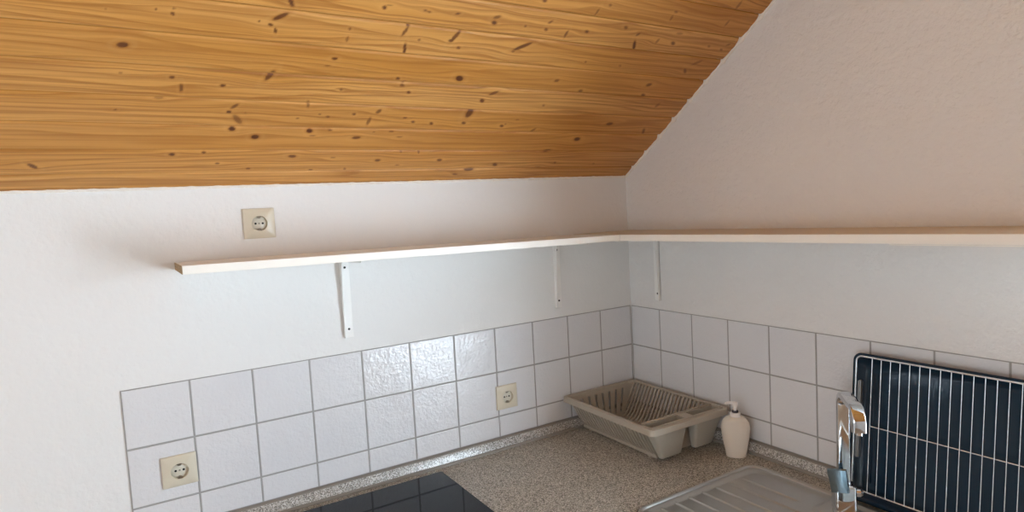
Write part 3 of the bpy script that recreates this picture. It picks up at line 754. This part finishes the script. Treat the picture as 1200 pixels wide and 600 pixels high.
cup(.028, .154, .046, .128)

# ------------------------------------------------------------------ soap bottle
bt = thing('soap_dispenser', 'cream plastic pump soap bottle standing between dish rack and sink', 'soap bottle', (-.073, -.5340, ZW), (0, 0, R(-50.7)))
bt.scale = (1, 1, .965)
bm = bmesh.new()
prof = [(.0270, 0), (.0292, .0015), (.0302, .006), (.0328, .022), (.0365, .043), (.0402, .066), (.0425, .085), (.0430, .098), (.0412, .110), (.0360, .1205), (.0285, .1275), (.0200, .1315), (.0162, .1330)]
rings = []
for w_, z in prof:
    dpt = .62+.38*sm(.110, .133, z)
    rings.append([Vector((w_*math.cos(a), w_*dpt*math.sin(a), z)) for a in [2*math.pi*i/40 for i in range(40)]])
loft(bm, rings); link('bottle_body', bm, M_bottle, bt, 60)
bm = bmesh.new(); loft(bm, [circ(.0158, .1328, 28), circ(.0158, .1440, 28), circ(.0148, .1455, 28)])
for i in range(28):
    a = 2*math.pi*i/28
link('collar', bm, M_pump, bt, 40)
bm = bmesh.new(); loft(bm, [circ(.0098, .1452, 24), circ(.0098, .1500, 24), circ(.0088, .1512, 24)]); link('neck_ring', bm, M_navy, bt, 40)
bm = bmesh.new()
loft(bm, [circ(.0042, .1505, 18), circ(.0048, .158, 18), circ(.0066, .1635, 18), circ(.0078, .1670, 18), circ(.0090, .1725, 18), circ(.0088, .1760, 18), circ(.0060, .1785, 18)])
tube(bm, [(0.003, 0, .1735), (-.010, .004, .1745), (-.022, .009, .1720), (-.0285, .012, .1680)], [.0058, .0052, .0042, .0034], 12)
xform(bm, Matrix.Rotation(R(0), 4, 'Z'))
link('pump_head', bm, M_pump, bt, 50)

# ------------------------------------------------------------------ oven tray and grid
LEAN = math.atan2(.035, .372)
def lean_frame(o, x, z):
    # local x -> world -y (along the wall), local y -> up the lean, local z -> towards the room (-x)
    up = Vector((math.sin(LEAN), 0, math.cos(LEAN))); al = Vector((0, -1, 0)); n = al.cross(up).normalized()
    M = Matrix.Identity(4)
    for i in range(3): M[i][0] = al[i]; M[i][1] = up[i]; M[i][2] = n[i]
    M.translation = Vector((x, -.889, z)); o.matrix_world = M
tr_ = thing('baking_tray', 'dark blue enamel baking tray leaning against the tiles behind the tap', 'baking tray')
TWd, THt = .462, .384
# tray: back plate against the wall, side walls and flange towards the room
bm = bmesh.new()
def rr2(ins, r, z): return rrect(TWd/2-ins, THt/2-ins, r, z, 7, TWd/2, THt/2)
rings = [rr2(.030, .022, .0), rr2(.024, .022, .002), rr2(.014, .022, .0140), rr2(.0095, .022, .0175), rr2(.002, .022, .0180), rr2(.0, .022, .0170), rr2(.0004, .022, .0155), rr2(.002, .022, .0160),
         rr2(.0085, .022, .0158), rr2(.0128, .022, .0125), rr2(.0225, .022, .0010), rr2(.030, .022, -.0014)]
V = loft(bm, rings, cap=(True, True))
link('tray_body', bm, M_enamel, tr_, 45)
bm = bmesh.new()
for k in range(2): box(bm, (.045+.012*k, .05, .0004), (.049+.012*k, THt-.05, .0016), .0005, 1)
link('pressed_ridge', bm, M_enamel, tr_, 45)
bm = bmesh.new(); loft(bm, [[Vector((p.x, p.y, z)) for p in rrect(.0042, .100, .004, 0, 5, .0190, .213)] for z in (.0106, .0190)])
gt = link('side_strip', bm, M_greystrip, tr_, 45); gt['label'] = 'grey strip down the side'  # thin raised grey strip along the tray's left side
lean_frame(tr_, -.0585, ZW+.0012)
gr = thing('oven_grid', 'chromed wire oven grid propped in front of the dark baking tray', 'oven grid')
GW, GH = .450, .345
bm = bmesh.new()
path = [Vector((p.x, p.y, 0)) for p in rrect(GW/2, GH/2, .014, 0, 6, GW/2, GH/2)]
tube(bm, path, .0024, 10, closed=True); link('frame_wire', bm, M_wire, gr, 60)
for k in range(19):
    x = .0415+.0223*k
    if x > GW-.02: break
    bm = bmesh.new(); tube(bm, [(x, .001, .0034), (x, GH-.001, .0034)], .00120, 8); link('grid_wire', bm, M_wire, gr, 60)
bm = bmesh.new(); tube(bm, [(.041, .171, .0002), (GW-.001, .171, .0002)], .0017, 8); link('cross_wire', bm, M_wire, gr, 60)
lean_frame(gr, 0, 0)
up = Vector((math.sin(LEAN), 0, math.cos(LEAN))); nrm = Vector((0, -1, 0)).cross(up).normalized()
base = Vector((-.0585, -.900, ZW+.0012))+up*.031+nrm*.0215
M = gr.matrix_world.copy(); M.translation = base; gr.matrix_world = M

# ------------------------------------------------------------------ light
w = bpy.data.worlds.new('overcast_sky'); bpy.context.scene.world = w; w.use_nodes = True
bg = w.node_tree.nodes['Background']; bg.inputs[0].default_value = (.72, .84, 1, 1); bg.inputs[1].default_value = 2.0
def area(name, loc, rot, sx_, sy_, power, col):
    l = bpy.data.lights.new(name, 'AREA'); l.shape = 'RECTANGLE'; l.size = sx_; l.size_y = sy_; l.energy = power; l.color = col
    o = bpy.data.objects.new(name, l); C.objects.link(o); o.location = loc; o.rotation_euler = rot; return o
area('window_daylight', (.125, (W0+W1)/2, (WB+WT)/2), (0, R(90), 0), WT-WB-.04, W0-W1-.04, 60, (.72, .87, 1.0))
area('far_fill_light', (XL-.12, (V0+V1)/2, (VB+VT)/2), (0, R(-90), 0), VT-VB-.04, V0-V1-.04, 14, (.93, .96, .97))  # added fill lamp behind the unseen far window

# ------------------------------------------------------------------ camera
cam = bpy.data.cameras.new('camera'); co = bpy.data.objects.new('camera', cam); C.objects.link(co)
cam.sensor_width = 36; cam.lens = 731.5976/1200*36; cam.clip_start = .02
ri = Vector((.84964, -.52454, -.05441)); u = Vector((.08561, .03539, .99570)); f = Vector((.52036, .85065, -.07498))
M = Matrix.Identity(4)
for i in range(3): M[i][0] = ri[i]; M[i][1] = u[i]; M[i][2] = -f[i]
M.translation = Vector((-1.62314, -1.79794, .74371+Z0)); co.matrix_world = M
sc_ = bpy.context.scene; sc_.camera = co
sc_.view_settings.view_transform = 'Standard'; sc_.view_settings.look = 'None'; sc_.view_settings.gamma = 1; sc_.view_settings.use_curve_mapping = False
sc_.view_settings.exposure = 1.28
try: sc_.cycles.max_bounces = 10; sc_.cycles.diffuse_bounces = 6
except Exception: pass
